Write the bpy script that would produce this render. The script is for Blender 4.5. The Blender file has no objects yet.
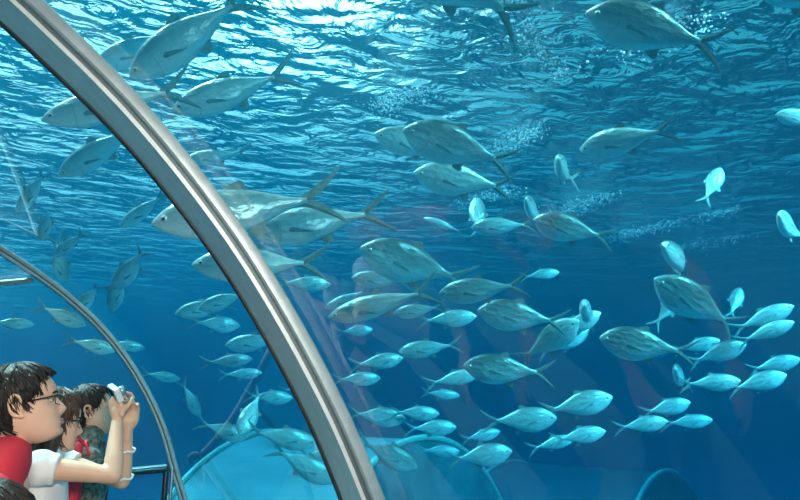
import bpy, bmesh, math, random
from mathutils import Vector, Matrix, noise
from mathutils.geometry import intersect_line_plane
R = math.radians
C = bpy.context.scene.collection
SC = bpy.context.scene

# ------------------------------------------------------------------ camera
F_PX = 640.0
EYE = Vector((0, 0, 1.6))
cam_d = bpy.data.cameras.new('camera'); cam = bpy.data.objects.new('camera', cam_d); C.objects.link(cam)
cam_d.sensor_width = 36; cam_d.lens = 36 * F_PX / 800; cam_d.clip_start = 0.02; cam_d.clip_end = 300
PITCH, YAW = R(13.445), R(25.72)
CM = Matrix.Rotation(-YAW, 4, 'Z') @ Matrix.Rotation(R(90) + PITCH, 4, 'X')
cam.matrix_world = Matrix.Translation(EYE) @ CM
SC.camera = cam
CR = CM.to_3x3()

# ------------------------------------------------------------------ colour management, world, daylight
SC.view_settings.view_transform = 'Standard'
SC.view_settings.look = 'None'
SC.view_settings.gamma = 1
SC.view_settings.use_curve_mapping = False
SC.view_settings.exposure = 0.04

W = bpy.data.worlds.new('world'); SC.world = W; W.use_nodes = True
nt = W.node_tree; nt.nodes.clear()
def wn(t): return nt.nodes.new(t)
tc = wn('ShaderNodeTexCoord'); mp = wn('ShaderNodeVectorMath'); mp.operation = 'DOT_PRODUCT'
mp.inputs[1].default_value = (-0.62, 0.66, 0.42)
nt.links.new(tc.outputs['Generated'], mp.inputs[0])
cr = wn('ShaderNodeValToRGB')
cr.color_ramp.elements[0].position = 0.25; cr.color_ramp.elements[0].color = (0.05, 0.22, 0.24, 1)
cr.color_ramp.elements[1].position = 1.0; cr.color_ramp.elements[1].color = (1, 1, 0.95, 1)
nt.links.new(mp.outputs['Value'], cr.inputs[0])
bg = wn('ShaderNodeBackground'); bg.inputs['Strength'].default_value = 2.6
nt.links.new(cr.outputs[0], bg.inputs['Color'])
wo = wn('ShaderNodeOutputWorld'); nt.links.new(bg.outputs[0], wo.inputs['Surface'])

sun_d = bpy.data.lights.new('sun', 'SUN'); sun = bpy.data.objects.new('sun', sun_d); C.objects.link(sun)
sun_d.energy = 40.0; sun_d.angle = R(24); sun_d.color = (0.95, 1.0, 0.90)
SUN_FROM = Vector((-0.38, 0.36, 0.85))          # direction towards the sun
sun.rotation_euler = SUN_FROM.to_track_quat('Z', 'Y').to_euler()

def area(name, loc, to, sx, sy, power, col):
    d = bpy.data.lights.new(name, 'AREA'); d.shape = 'RECTANGLE'; d.size = sx; d.size_y = sy
    d.energy = power; d.color = col
    o = bpy.data.objects.new(name, d); C.objects.link(o); o.location = loc
    o.rotation_euler = (Vector(loc) - Vector(to)).to_track_quat('Z', 'Y').to_euler()
    return o
# added light high over the far middle of the tank, brightens the water
area('tank_fill_light', (4.0, 13.0, 9.5), (4.0, 10.0, 0), 5, 5, 600, (0.93, 1.0, 0.92))
# second added light, over and behind the viewer, brightens the fish flanks
area('tank_fill_light', (7.5, -3.5, 9.0), (6.5, 6.0, 1.5), 4, 4, 7500, (0.62, 1.0, 0.90)).data.spread = R(64)
# added light behind the viewer that brightens the people (housing built below)
LAMP_AT, LAMP_TO = (0.10, -1.05, 2.08), (-0.10, 2.6, 1.45)
lamp_l = area('people_fill_light', LAMP_AT, LAMP_TO, 0.5, 0.3, 20, (1.0, 0.90, 0.78)); lamp_l.data.spread = R(80)

SC.cycles.volume_bounces = 2
SC.cycles.max_bounces = 10
SC.cycles.transparent_max_bounces = 16
SC.cycles.volume_step_rate = 1.0
SC.cycles.use_denoising = True
SC.cycles.sample_clamp_indirect = 4.0
SC.cycles.caustics_reflective = True

def ray(px, py):
    return (CR @ Vector(((px - 400) / F_PX, -(py - 250) / F_PX, -1.0))).normalized()
def at_dist(px, py, d): return EYE + ray(px, py) * d
def at_y(px, py, y):
    r = ray(px, py); return EYE + r * (y / r.y)

# ------------------------------------------------------------------ materials
class M_:
    def __init__(s, name):
        s.m = bpy.data.materials.new(name); s.m.use_nodes = True; s.t = s.m.node_tree; s.t.nodes.clear()
        s.out = s.n('ShaderNodeOutputMaterial')
    def n(s, t, **k):
        x = s.t.nodes.new(t)
        for a, b in k.items():
            if hasattr(x, a): setattr(x, a, b)
        return x
    def l(s, a, b): s.t.links.new(a, b)
def principled(name, col, rough=0.5, metal=0.0, var=0.0, scale=20, bump=0.0, stretch=(1, 1, 1), sss=0.0, spec=0.5, coat=0.0):
    w = M_(name); p = w.n('ShaderNodeBsdfPrincipled')
    p.inputs['Base Color'].default_value = (*col, 1); p.inputs['Roughness'].default_value = rough
    p.inputs['Metallic'].default_value = metal; p.inputs['Specular IOR Level'].default_value = spec
    p.inputs['Coat Weight'].default_value = coat
    if sss: p.inputs['Subsurface Weight'].default_value = sss; p.inputs['Subsurface Radius'].default_value = (0.012, 0.005, 0.003); p.inputs['Subsurface Scale'].default_value = 1.0
    if var or bump:
        t = w.n('ShaderNodeTexCoord'); m = w.n('ShaderNodeMapping'); m.inputs['Scale'].default_value = stretch
        w.l(t.outputs['Object'], m.inputs['Vector'])
        nz = w.n('ShaderNodeTexNoise'); nz.inputs['Scale'].default_value = scale; nz.inputs['Detail'].default_value = 5
        w.l(m.outputs[0], nz.inputs['Vector'])
        if var:
            c = w.n('ShaderNodeValToRGB')
            c.color_ramp.elements[0].position = 0.3; c.color_ramp.elements[1].position = 0.7
            c.color_ramp.elements[0].color = (*[max(0, v * (1 - var)) for v in col], 1)
            c.color_ramp.elements[1].color = (*[min(1, v * (1 + var)) for v in col], 1)
            w.l(nz.outputs['Fac'], c.inputs[0]); w.l(c.outputs[0], p.inputs['Base Color'])
        if bump:
            b = w.n('ShaderNodeBump'); b.inputs['Strength'].default_value = bump; b.inputs['Distance'].default_value = 0.01
            w.l(nz.outputs['Fac'], b.inputs['Height']); w.l(b.outputs[0], p.inputs['Normal'])
    w.l(p.outputs[0], w.out.inputs['Surface'])
    return w.m

def water_volume():
    w = M_('sea_water')
    s = w.n('ShaderNodeVolumeScatter'); s.inputs['Color'].default_value = (0.05, 0.72, 1.0, 1); s.inputs['Density'].default_value = 0.038
    s.inputs['Anisotropy'].default_value = 0.84
    a = w.n('ShaderNodeVolumeAbsorption'); a.inputs['Color'].default_value = (0.02, 0.695, 0.84, 1); a.inputs['Density'].default_value = 0.32
    d = w.n('ShaderNodeAddShader'); w.l(s.outputs[0], d.inputs[0]); w.l(a.outputs[0], d.inputs[1])
    w.l(d.outputs[0], w.out.inputs['Volume'])
    return w.m

def water_surface_mat():
    w = M_('rippled_water_surface')
    t = w.n('ShaderNodeTexCoord')
    m = w.n('ShaderNodeMapping'); m.inputs['Rotation'].default_value = (0, 0, R(25)); m.inputs['Scale'].default_value = (1.0, 1.5, 1)
    w.l(t.outputs['Object'], m.inputs['Vector'])
    def noi(scale, detail, dist, vec):
        n = w.n('ShaderNodeTexNoise'); n.inputs['Scale'].default_value = scale; n.inputs['Detail'].default_value = detail
        n.inputs['Distortion'].default_value = dist; w.l(vec, n.inputs['Vector']); return n
    n1 = noi(0.7, 2, 0.8, m.outputs[0]); n2 = noi(2.3, 3, 1.2, m.outputs[0]); n3 = noi(9, 2, 0.5, t.outputs['Object'])
    def mul(a, k):
        x = w.n('ShaderNodeMath', operation='MULTIPLY'); w.l(a, x.inputs[0]); x.inputs[1].default_value = k; return x.outputs[0]
    def add(a, b):
        x = w.n('ShaderNodeMath', operation='ADD'); w.l(a, x.inputs[0]); w.l(b, x.inputs[1]); return x.outputs[0]
    h = add(add(mul(n1.outputs['Fac'], 1.0), mul(n2.outputs['Fac'], 0.31)), mul(n3.outputs['Fac'], 0.04))
    # round ripples where fish touch the surface
    for (cx, cy) in RINGS:
        dv = w.n('ShaderNodeVectorMath', operation='DISTANCE'); w.l(t.outputs['Object'], dv.inputs[0]); dv.inputs[1].default_value = (cx, cy, 0)
        s = w.n('ShaderNodeMath', operation='SINE'); w.l(mul(dv.outputs['Value'], 34), s.inputs[0])
        e = w.n('ShaderNodeMapRange'); w.l(dv.outputs['Value'], e.inputs['Value'])
        e.inputs['From Min'].default_value = 0.0; e.inputs['From Max'].default_value = 1.1; e.inputs['To Min'].default_value = 0.018; e.inputs['To Max'].default_value = 0
        x = w.n('ShaderNodeMath', operation='MULTIPLY'); w.l(s.outputs[0], x.inputs[0]); w.l(e.outputs[0], x.inputs[1])
        h = add(h, x.outputs[0])
    b = w.n('ShaderNodeBump'); b.inputs['Strength'].default_value = 1.0; b.inputs['Distance'].default_value = 1.0
    w.l(h, b.inputs['Height'])
    fr = w.n('ShaderNodeFresnel'); fr.inputs['IOR'].default_value = 1.33; w.l(b.outputs[0], fr.inputs['Normal'])
    tr = w.n('ShaderNodeBsdfTransparent')
    rf = w.n('ShaderNodeBsdfRefraction'); rf.inputs['IOR'].default_value = 1.33; rf.inputs['Roughness'].default_value = 0.08; w.l(b.outputs[0], rf.inputs['Normal'])
    th = w.n('ShaderNodeMixShader'); th.inputs[0].default_value = 0.5; w.l(tr.outputs[0], th.inputs[1]); w.l(rf.outputs[0], th.inputs[2])
    gl = w.n('ShaderNodeBsdfGlossy'); gl.inputs['Roughness'].default_value = 0.20; w.l(b.outputs[0], gl.inputs['Normal'])
    mx = w.n('ShaderNodeMixShader'); w.l(fr.outputs[0], mx.inputs[0]); w.l(th.outputs[0], mx.inputs[1]); w.l(gl.outputs[0], mx.inputs[2])
    w.l(mx.outputs[0], w.out.inputs['Surface'])
    return w.m

def acrylic_mat():
    w = M_('clear_acrylic')
    fr = w.n('ShaderNodeFresnel'); fr.inputs['IOR'].default_value = 1.49
    g = w.n('ShaderNodeNewGeometry'); ab = w.n('ShaderNodeMath', operation='MINIMUM')
    # the sheet is water-backed: only the air side shows a Fresnel reflection
    inv = w.n('ShaderNodeMath', operation='SUBTRACT'); inv.inputs[0].default_value = 1; w.l(g.outputs['Backfacing'], inv.inputs[1])
    w.l(fr.outputs[0], ab.inputs[0]); w.l(inv.outputs[0], ab.inputs[1])
    sc = w.n('ShaderNodeMath', operation='MULTIPLY'); w.l(ab.outputs[0], sc.inputs[0]); sc.inputs[1].default_value = 0.7
    cl = w.n('ShaderNodeMath', operation='MINIMUM'); w.l(sc.outputs[0], cl.inputs[0]); cl.inputs[1].default_value = 0.9
    tr = w.n('ShaderNodeBsdfTransparent'); tr.inputs['Color'].default_value = (0.97, 0.99, 1, 1)
    gl = w.n('ShaderNodeBsdfGlossy'); gl.inputs['Roughness'].default_value = 0.0
    mx = w.n('ShaderNodeMixShader'); w.l(cl.outputs[0], mx.inputs[0]); w.l(tr.outputs[0], mx.inputs[1]); w.l(gl.outputs[0], mx.inputs[2])
    w.l(mx.outputs[0], w.out.inputs['Surface'])
    return w.m

def fish_skin(name, back, flank, belly, metal=0.35):
    w = M_(name); p = w.n('ShaderNodeBsdfPrincipled')
    t = w.n('ShaderNodeTexCoord'); s = w.n('ShaderNodeSeparateXYZ'); w.l(t.outputs['Object'], s.inputs[0])
    nz = w.n('ShaderNodeTexNoise'); nz.inputs['Scale'].default_value = 9; nz.inputs['Detail'].default_value = 6
    mp = w.n('ShaderNodeMapping'); mp.inputs['Scale'].default_value = (0.9, 1, 1.8); w.l(t.outputs['Object'], mp.inputs[0]); w.l(mp.outputs[0], nz.inputs['Vector'])
    ns = w.n('ShaderNodeMath', operation='MULTIPLY_ADD'); w.l(nz.outputs['Fac'], ns.inputs[0]); ns.inputs[1].default_value = 0.06; w.l(s.outputs['Z'], ns.inputs[2])
    c = w.n('ShaderNodeValToRGB'); e = c.color_ramp.elements
    mr = w.n('ShaderNodeMapRange'); mr.inputs['From Min'].default_value = -0.09; mr.inputs['From Max'].default_value = 0.20; w.l(ns.outputs[0], mr.inputs['Value'])
    w.l(mr.outputs[0], c.inputs[0])
    e[0].position = 0.15; e[0].color = (*belly, 1); e[1].position = 0.95; e[1].color = (*back, 1)
    k = e.new(0.55); k.color = (*flank, 1)
    k = e.new(0.66); k.color = (*[v * 0.75 for v in flank], 1)
    # gill cover crease and lateral line in the skin pattern
    dv = w.n('ShaderNodeVectorMath', operation='DISTANCE'); w.l(t.outputs['Object'], dv.inputs[0]); dv.inputs[1].default_value = (0.40, 0, 0.0)
    cv = w.n('ShaderNodeMath', operation='COMPARE'); w.l(dv.outputs['Value'], cv.inputs[0]); cv.inputs[1].default_value = 0.145; cv.inputs[2].default_value = 0.006
    gx = w.n('ShaderNodeMath', operation='LESS_THAN'); w.l(s.outputs['X'], gx.inputs[0]); gx.inputs[1].default_value = 0.33
    gz = w.n('ShaderNodeMath', operation='MULTIPLY'); w.l(cv.outputs[0], gz.inputs[0]); w.l(gx.outputs[0], gz.inputs[1])
    g2 = w.n('ShaderNodeMath', operation='MULTIPLY'); w.l(gz.outputs[0], g2.inputs[0]); g2.inputs[1].default_value = 0.18
    mx = w.n('ShaderNodeMix'); mx.data_type = 'RGBA'; w.l(g2.outputs[0], mx.inputs[0]); w.l(c.outputs[0], mx.inputs[6]); mx.inputs[7].default_value = (0.04, 0.05, 0.05, 1)
    w.l(mx.outputs[2], p.inputs['Base Color'])
    p.inputs['Metallic'].default_value = metal; p.inputs['Roughness'].default_value = 0.30
    n2 = w.n('ShaderNodeTexNoise'); n2.inputs['Scale'].default_value = 13; n2.inputs['Detail'].default_value = 3; w.l(mp.outputs[0], n2.inputs['Vector'])
    b = w.n('ShaderNodeBump'); b.inputs['Strength'].default_value = 0.4; b.inputs['Distance'].default_value = 0.03
    w.l(n2.outputs['Fac'], b.inputs['Height']); w.l(b.outputs[0], p.inputs['Normal'])
    w.l(p.outputs[0], w.out.inputs['Surface'])
    return w.m

RINGS = []
for (px, py) in ((238, 42), (305, 66), (160, 12)):
    r = ray(px, py); q = EYE + r * (3.2 / r.z); RINGS.append((q.x, q.y))
SURF_Z = 4.8

MT = dict(
    water=water_volume(), surface=water_surface_mat(), acrylic=acrylic_mat(),
    steel=principled('brushed_steel', (0.30, 0.36, 0.37), 0.42, 0.3, var=0.12, scale=30, stretch=(1, 1, 1)),
    steel_lit=principled('lit_steel', (0.55, 0.60, 0.60), 0.45, 0.2, var=0.08, scale=30),  # rib flange: paler tone paints in light its inner face lacks
    steel_dark=principled('groove_grey', (0.09, 0.13, 0.14), 0.5, 0.4),
    gasket=principled('black_gasket', (0.012, 0.013, 0.015), 0.6),
    rail=principled('dark_rail_paint', (0.03, 0.035, 0.045), 0.3, 0.4),
    railpost=principled('steel_post', (0.35, 0.38, 0.4), 0.35, 0.8),
    floor=principled('tunnel_carpet', (0.05, 0.09, 0.10), 0.9, var=0.3, scale=60),
    seabed=principled('sandy_seabed', (0.16, 0.20, 0.18), 0.9, var=0.45, scale=0.9, bump=0.4),
    tank=principled('tank_liner', (0.01, 0.07, 0.16), 0.9, var=0.3, scale=0.4),
    plaster=principled('dark_plaster', (0.04, 0.06, 0.08), 0.9, var=0.2, scale=3),
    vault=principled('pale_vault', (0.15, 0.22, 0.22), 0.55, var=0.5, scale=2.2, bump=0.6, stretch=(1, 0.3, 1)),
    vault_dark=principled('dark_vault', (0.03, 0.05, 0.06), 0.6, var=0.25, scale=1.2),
    vaultrim=principled('vault_rim', (0.55, 0.65, 0.50), 0.5),
    lampbox=principled('added_lamp_housing', (0.7, 0.7, 0.68), 0.4),
    fish=fish_skin('silver_fish_skin', (0.12, 0.14, 0.125), (0.60, 0.65, 0.60), (0.92, 0.95, 0.90)),
    fish_dark=fish_skin('dark_fish_skin', (0.055, 0.065, 0.06), (0.34, 0.37, 0.35), (0.85, 0.88, 0.84), 0.45),
    fin=principled('fin_grey', (0.24, 0.28, 0.26), 0.45, 0.1, var=0.25, scale=40),
    eyering=principled('fish_eye_silver', (0.7, 0.7, 0.6), 0.25, 0.4),
    pupil=principled('black_pupil', (0.01, 0.01, 0.01), 0.15),
)
# glowing face of the lamp added behind the viewer
w = M_('lit_diffuser'); em = w.n('ShaderNodeEmission'); em.inputs['Color'].default_value = (1, .93, .82, 1); em.inputs['Strength'].default_value = 3
w.l(em.outputs[0], w.out.inputs['Surface']); MT['diffuser'] = w.m

# ------------------------------------------------------------------ object helpers
def mesh_obj(name, verts, faces, mats, parent=None, smooth=True, midx=None, recalc=True):
    me = bpy.data.meshes.new(name); me.from_pydata([tuple(v) for v in verts], [], faces)
    if not isinstance(mats, (list, tuple)): mats = [mats]
    for m in mats: me.materials.append(m)
    if midx: me.polygons.foreach_set('material_index', midx)
    if recalc:
        bm = bmesh.new(); bm.from_mesh(me); bmesh.ops.recalc_face_normals(bm, faces=bm.faces); bm.to_mesh(me); bm.free()
    if smooth: me.polygons.foreach_set('use_smooth', [True] * len(me.polygons))
    me.update()
    o = bpy.data.objects.new(name, me); C.objects.link(o)
    if parent: o.parent = parent
    return o
def tag(o, label=None, cat=None, group=None, kind=None):
    if label: o['label'] = label
    if cat: o['category'] = cat
    if group: o['group'] = group
    if kind: o['kind'] = kind
    return o
def empty(name, loc=(0, 0, 0)):
    o = bpy.data.objects.new(name, None); C.objects.link(o); o.location = loc; o.empty_display_size = 0.1; return o
def box_geo(c, s, rot=None):
    c = Vector(c); vs = []
    for z in (-1, 1):
        for y in (-1, 1):
            for x in (-1, 1):
                v = Vector((x * s[0] / 2, y * s[1] / 2, z * s[2] / 2))
                if rot: v = rot @ v
                vs.append(c + v)
    fs = [(0, 1, 3, 2), (4, 6, 7, 5), (0, 4, 5, 1), (2, 3, 7, 6), (0, 2, 6, 4), (1, 5, 7, 3)]
    return vs, fs
def box(name, c, s, mat, parent=None, rot=None, bevel=0.0):
    v, f = box_geo(c, s, rot); o = mesh_obj(name, v, f, mat, parent, smooth=False)
    if bevel:
        m = o.modifiers.new('b', 'BEVEL'); m.width = bevel; m.segments = 2
    return o
def frame_along(pts):
    fr = []; up = None
    for i, p in enumerate(pts):
        a = pts[max(0, i - 1)]; b = pts[min(len(pts) - 1, i + 1)]
        t = (b - a).normalized()
        if up is None:
            up = Vector((0, 0, 1)) if abs(t.z) < 0.9 else Vector((1, 0, 0))
        up = (up - t * up.dot(t)).normalized()
        fr.append((t, up, t.cross(up)))
    return fr
def tube_geo(pts, rad, n=12, caps=True):
    """rad: numbers or (r_side, r_up) pairs; rounded ends."""
    pts = [Vector(p) for p in pts]; rad = [(r, r) if not isinstance(r, (tuple, list)) else r for r in rad]
    if caps:
        P, Q = [], []
        t0 = (pts[0] - pts[1]).normalized(); t1 = (pts[-1] - pts[-2]).normalized()
        for k in (0.98, 0.75, 0.4):
            P.append(pts[0] + t0 * rad[0][0] * k); Q.append(tuple(x * math.sqrt(1 - k * k) for x in rad[0]))
        P += pts; Q += rad
        for k in (0.4, 0.75, 0.98):
            P.append(pts[-1] + t1 * rad[-1][0] * k); Q.append(tuple(x * math.sqrt(1 - k * k) for x in rad[-1]))
        pts, rad = P, Q
    fr = frame_along(pts); vs = []; fs = []
    for (p, r, (t, u, s)) in zip(pts, rad, fr):
        for k in range(n):
            a = 2 * math.pi * k / n
            vs.append(p + s * math.cos(a) * r[0] + u * math.sin(a) * r[1])
    m = len(pts)
    for i in range(m - 1):
        for k in range(n):
            a = i * n + k; b = i * n + (k + 1) % n
            fs.append((a, b, b + n, a + n))
    fs.append(tuple(range(n))[::-1]); fs.append(tuple(range((m - 1) * n, m * n)))
    return vs, fs
def join_geo(gs):
    V, Fc = [], []
    for v, f in gs:
        b = len(V); V += list(v); Fc += [tuple(i + b for i in q) for q in f]
    return V, Fc
def tube(name, pts, rad, mat, parent=None, n=12, caps=True):
    v, f = tube_geo(pts, rad, n, caps); return mesh_obj(name, v, f, mat, parent)
def ellipsoid_geo(c, r, rot=None, nu=14, nv=9):
    c = Vector(c); vs = [c + (rot @ Vector((0, 0, -r[2])) if rot else Vector((0, 0, -r[2])))]; fs = []
    for i in range(1, nv):
        ph = -math.pi / 2 + math.pi * i / nv
        for k in range(nu):
            a = 2 * math.pi * k / nu
            v = Vector((r[0] * math.cos(ph) * math.cos(a), r[1] * math.cos(ph) * math.sin(a), r[2] * math.sin(ph)))
            vs.append(c + (rot @ v if rot else v))
    vs.append(c + (rot @ Vector((0, 0, r[2])) if rot else Vector((0, 0, r[2]))))
    for k in range(nu): fs.append((0, 1 + (k + 1) % nu, 1 + k))
    for i in range(nv - 2):
        for k in range(nu):
            a = 1 + i * nu + k; b = 1 + i * nu + (k + 1) % nu
            fs.append((a, b, b + nu, a + nu))
    last = len(vs) - 1; b0 = 1 + (nv - 2) * nu
    for k in range(nu): fs.append((b0 + k, b0 + (k + 1) % nu, last))
    return vs, fs
def spline(P, n):
    """Catmull-Rom through the control points, n samples per span"""
    P = [Vector(p) for p in P]; out = []
    for i in range(len(P) - 1):
        a = P[max(0, i - 1)]; b = P[i]; c = P[i + 1]; d = P[min(len(P) - 1, i + 2)]
        for k in range(n):
            t = k / n
            out.append(0.5 * ((2 * b) + (c - a) * t + (2 * a - 5 * b + 4 * c - d) * t * t + (3 * b - a - 3 * c + d) * t ** 3))
    out.append(P[-1]); return out

# ------------------------------------------------------------------ the tunnel section (x, z above the floor)
E_ = 1.6
half = [(1.13, -1.6), (1.03, -1.25), (0.87, -0.83), (0.765, -0.55), (0.675, -0.29), (0.585, -0.09), (0.50, 0.065), (0.40, 0.225), (0.29, 0.38),
        (0.16, 0.535), (0.02, 0.68), (-0.135, 0.815), (-0.30, 0.945), (-0.53, 1.10), (-0.78, 1.25), (-1.15, 1.44), (-1.6, 1.62), (-2.1, 1.75), (-2.6, 1.80)]
half = [Vector((x, z + E_)) for x, z in half]
XC = -2.6
half_s = spline(half, 3)
PROFILE = half_s + [Vector((2 * XC - p.x, p.y)) for p in reversed(half_s[:-1])]     # right foot, crown, left foot
def offset_profile(d):
    out = []
    for i, p in enumerate(PROFILE):
        a = PROFILE[max(0, i - 1)]; b = PROFILE[min(len(PROFILE) - 1, i + 1)]
        t = (b - a).normalized(); out.append(p + Vector((t.y, -t.x)) * d)           # outwards
    return out
TURN = R(45)
def station(s):
    """maps (profile x, z) to the world at station s: straight along y up to s = 6, then mitred 45 degrees to the left"""
    t = max(0, s - 6)
    return lambda x, z: Vector((x - t * math.sin(TURN), min(s, 6) + t * math.cos(TURN), z))
ST = [-5, -3, -1.5, 0, 1.5, 3, 4.5, 6, 8, 11, 15, 20]
def loft(prof, st, closed):
    V, Fc = [], []; n = len(prof)
    for s in st:
        f = station(s)
        for p in prof: V.append(f(p.x, p.y))
    for i in range(len(st) - 1):
        for k in range(n if closed else n - 1):
            a = i * n + k; b = i * n + (k + 1) % n
            Fc.append((a, b, b + n, a + n))
    return V, Fc

# acrylic, normals into the tunnel
V, Fc = loft(offset_profile(0.03), ST, False)
ac = mesh_obj('wall_acrylic', V, Fc, MT['acrylic'], recalc=False)
def face_towards(o, pt_fn):
    me = o.data
    p = me.polygons[len(me.polygons) // 3]
    if p.normal.dot(pt_fn - p.center) < 0: me.flip_normals()
face_towards(ac, Vector((-2.0, 1.0, 1.0)))
tag(ac, 'clear curved acrylic vault of the walk-through tunnel', kind='structure')

# floor of the tunnel
fl = []
for s in ST:
    f = station(s); fl += [f(1.25, 0), f(2 * XC - 1.25, 0)]
mesh_obj('floor', fl, [(2 * i, 2 * i + 1, 2 * i + 3, 2 * i + 2) for i in range(len(ST) - 1)], MT['floor'], smooth=False)['kind'] = 'structure'
# end walls
for nm, s in (('wall_back', -4.98), ('wall_far', 19.98)):
    f = station(s); v = [f(p.x, p.y) for p in PROFILE]
    mesh_obj(nm, v, [tuple(range(len(v)))], MT['plaster'], smooth=False)['kind'] = 'structure'

# the water body: an outer block with the tunnel left out of it
TX0, TX1, TY0, TY1, TZ0 = -24.0, 40.0, -14.0, 44.0, -2.6
ov, of = box_geo(((TX0 + TX1) / 2, (TY0 + TY1) / 2, (TZ0 + SURF_Z) / 2 - 0.005), (TX1 - TX0, TY1 - TY0, SURF_Z - TZ0 - 0.01))
inner = offset_profile(0.045); inner = inner + [Vector((inner[-1].x, -0.05)), Vector((inner[0].x, -0.05))]
iv, if_ = loft(inner, ST, True); n = len(inner)
if_ += [tuple(range(n))[::-1], tuple(range(len(iv) - n, len(iv)))]
bm = bmesh.new()
def add_to(bm, V, Fc):
    vs = [bm.verts.new(v) for v in V]; return [bm.faces.new([vs[i] for i in f]) for f in Fc]
f1 = add_to(bm, ov, of); f2 = add_to(bm, iv, if_)
bmesh.ops.recalc_face_normals(bm, faces=f1)
bmesh.ops.recalc_face_normals(bm, faces=f2); bmesh.ops.reverse_faces(bm, faces=f2)
me = bpy.data.meshes.new('water'); bm.to_mesh(me); bm.free(); me.materials.append(MT['water'])
wo_ = bpy.data.objects.new('water', me); C.objects.link(wo_); tag(wo_, 'blue sea water filling the tank around the tunnel', kind='structure')

# water surface, tank shell, seabed
s = 80
sv = [(TX0 - 1, TY0 - 1, SURF_Z), (TX1 + 1, TY0 - 1, SURF_Z), (TX1 + 1, TY1 + 1, SURF_Z), (TX0 - 1, TY1 + 1, SURF_Z)]
so = mesh_obj('water_surface', [(x, y, 0) for x, y, z in sv], [(0, 1, 2, 3)], MT['surface'], smooth=False, recalc=False)
so.location = (0, 0, SURF_Z); tag(so, 'rippling water surface seen from below', kind='structure')
def wall(nm, a, b, mat='tank', top=SURF_Z + 0.5):
    mesh_obj(nm, [(a[0], a[1], TZ0), (b[0], b[1], TZ0), (b[0], b[1], top), (a[0], a[1], top)], [(0, 1, 2, 3)], MT[mat], smooth=False)['kind'] = 'structure'
e = 0.05
wall('wall_left', (TX0 - e, TY0 - e), (TX0 - e, TY1 + e)); wall('wall_right', (TX1 + e, TY0 - e), (TX1 + e, TY1 + e))
wall('wall_front', (TX0 - e, TY1 + e), (TX1 + e, TY1 + e)); wall('wall_rear', (TX0 - e, TY0 - e), (TX1 + e, TY0 - e))
random.seed(3)
G = 70; sv = []; sf = []
for j in range(G + 1):
    for i in range(G + 1):
        x = TX0 + (TX1 - TX0) * i / G; y = TY0 + (TY1 - TY0) * j / G
        h = noise.fractal(Vector((x * 0.22, y * 0.22, 1.7)), 1.0, 2.0, 4) * 0.5
        sv.append((x, y, TZ0 + 0.6 + h))
for j in range(G):
    for i in range(G):
        a = j * (G + 1) + i; sf.append((a, a + 1, a + G + 2, a + G + 1))
mesh_obj('ground', sv, sf, MT['seabed'])['kind'] = 'structure'

# ------------------------------------------------------------------ hoops of the tunnel
def hoop(name, s, label):
    root = empty(name, station(s)(PROFILE[0].x, 0)); tag(root, label, 'tunnel rib', 'steel ribs of the tunnel')
    inv = Matrix.Translation(-root.location)
    f = station(s); g0 = f(0, 0); g1 = f(1, 0)
    ax = Vector((g1 - g0)).cross(Vector((0, 0, 1))); ax = -ax if ax.y < 0 else ax      # along the tunnel
    ax.normalize()
    def sweep(nm, sec, mat):
        """sec: list of (along tunnel, outward) points of a closed section"""
        V, Fc = [], []; m = len(sec); L = len(PROFILE)
        offs = {}
        for (u, d) in sec:
            if d not in offs: offs[d] = offset_profile(d)
        for i in range(L):
            for (u, d) in sec:
                p = offs[d][i]; V.append(inv @ (f(p.x, p.y) + ax * u))
        for i in range(L - 1):
            for k in range(m):
                a = i * m + k; b = i * m + (k + 1) % m; Fc.append((a, b, b + m, a + m))
        Fc += [tuple(range(m)), tuple(range((L - 1) * m, L * m))[::-1]]
        o = mesh_obj(nm, V, Fc, mat, root, smooth=True)
        md = o.modifiers.new('e', 'EDGE_SPLIT'); md.split_angle = R(28)
        return o
    sweep('rib_flange', [(0.000, -0.024), (0.150, -0.024), (0.150, 0.022), (0.004, 0.022), (0.004, -0.014), (0.000, -0.014)], MT['steel_lit'])
    sweep('rib_groove', [(0.001, -0.016), (0.006, -0.016), (0.006, 0.0), (0.001, 0.0)], MT['steel_dark'])
    sweep('rib_tube', [(-0.016, -0.006), (-0.021, -0.002), (-0.023, 0.010), (-0.021, 0.022), (-0.016, 0.026), (0.003, 0.026), (0.003, -0.006)], MT['steel'])
    sweep('rubber_gasket', [(0.148, -0.028), (0.172, -0.028), (0.170, 0.022), (0.148, 0.022)], MT['gasket'])
    return root
hoop('tunnel_rib', 1.5, 'broad brushed steel rib arching across the picture from top left to bottom centre')
hoop('tunnel_rib', -1.36, 'steel rib behind the viewer carrying the added white light fitting')
hoop('tunnel_rib', 6.0, 'thin distant steel rib arching down behind the people beside the handrail')
sm = empty('seam_bar', station(6)(-0.42, 2.63)); tag(sm, 'thin steel seam bar running left from the far rib at the left picture edge', 'bar')
f0, f1 = station(6.18)(-0.38, 2.60), station(13)(-0.38, 2.60)
tube('bar', [f0 - sm.location, f1 - sm.location], [0.028, 0.028], MT['steel'], sm, n=8)

# housing of the added lamp that lights the people
lt = empty('added_lamp', LAMP_AT); tag(lt, 'added white light fitting behind the viewer that brightens the people', 'lamp')
rot = (Vector(LAMP_AT) - Vector(LAMP_TO)).to_track_quat('Z', 'Y').to_matrix()
box('housing', rot @ Vector((0, 0, 0.035)), (0.54, 0.34, 0.04), MT['lampbox'], lt, rot, 0.006)
box('diffuser', rot @ Vector((0, 0, 0.008)), (0.5, 0.3, 0.01), MT['diffuser'], lt, rot)
tube('bracket', [rot @ Vector((0, 0, 0.05)), Vector((0.02, -0.04, 0.16))], [0.012, 0.012], MT['steel'], lt)

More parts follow.
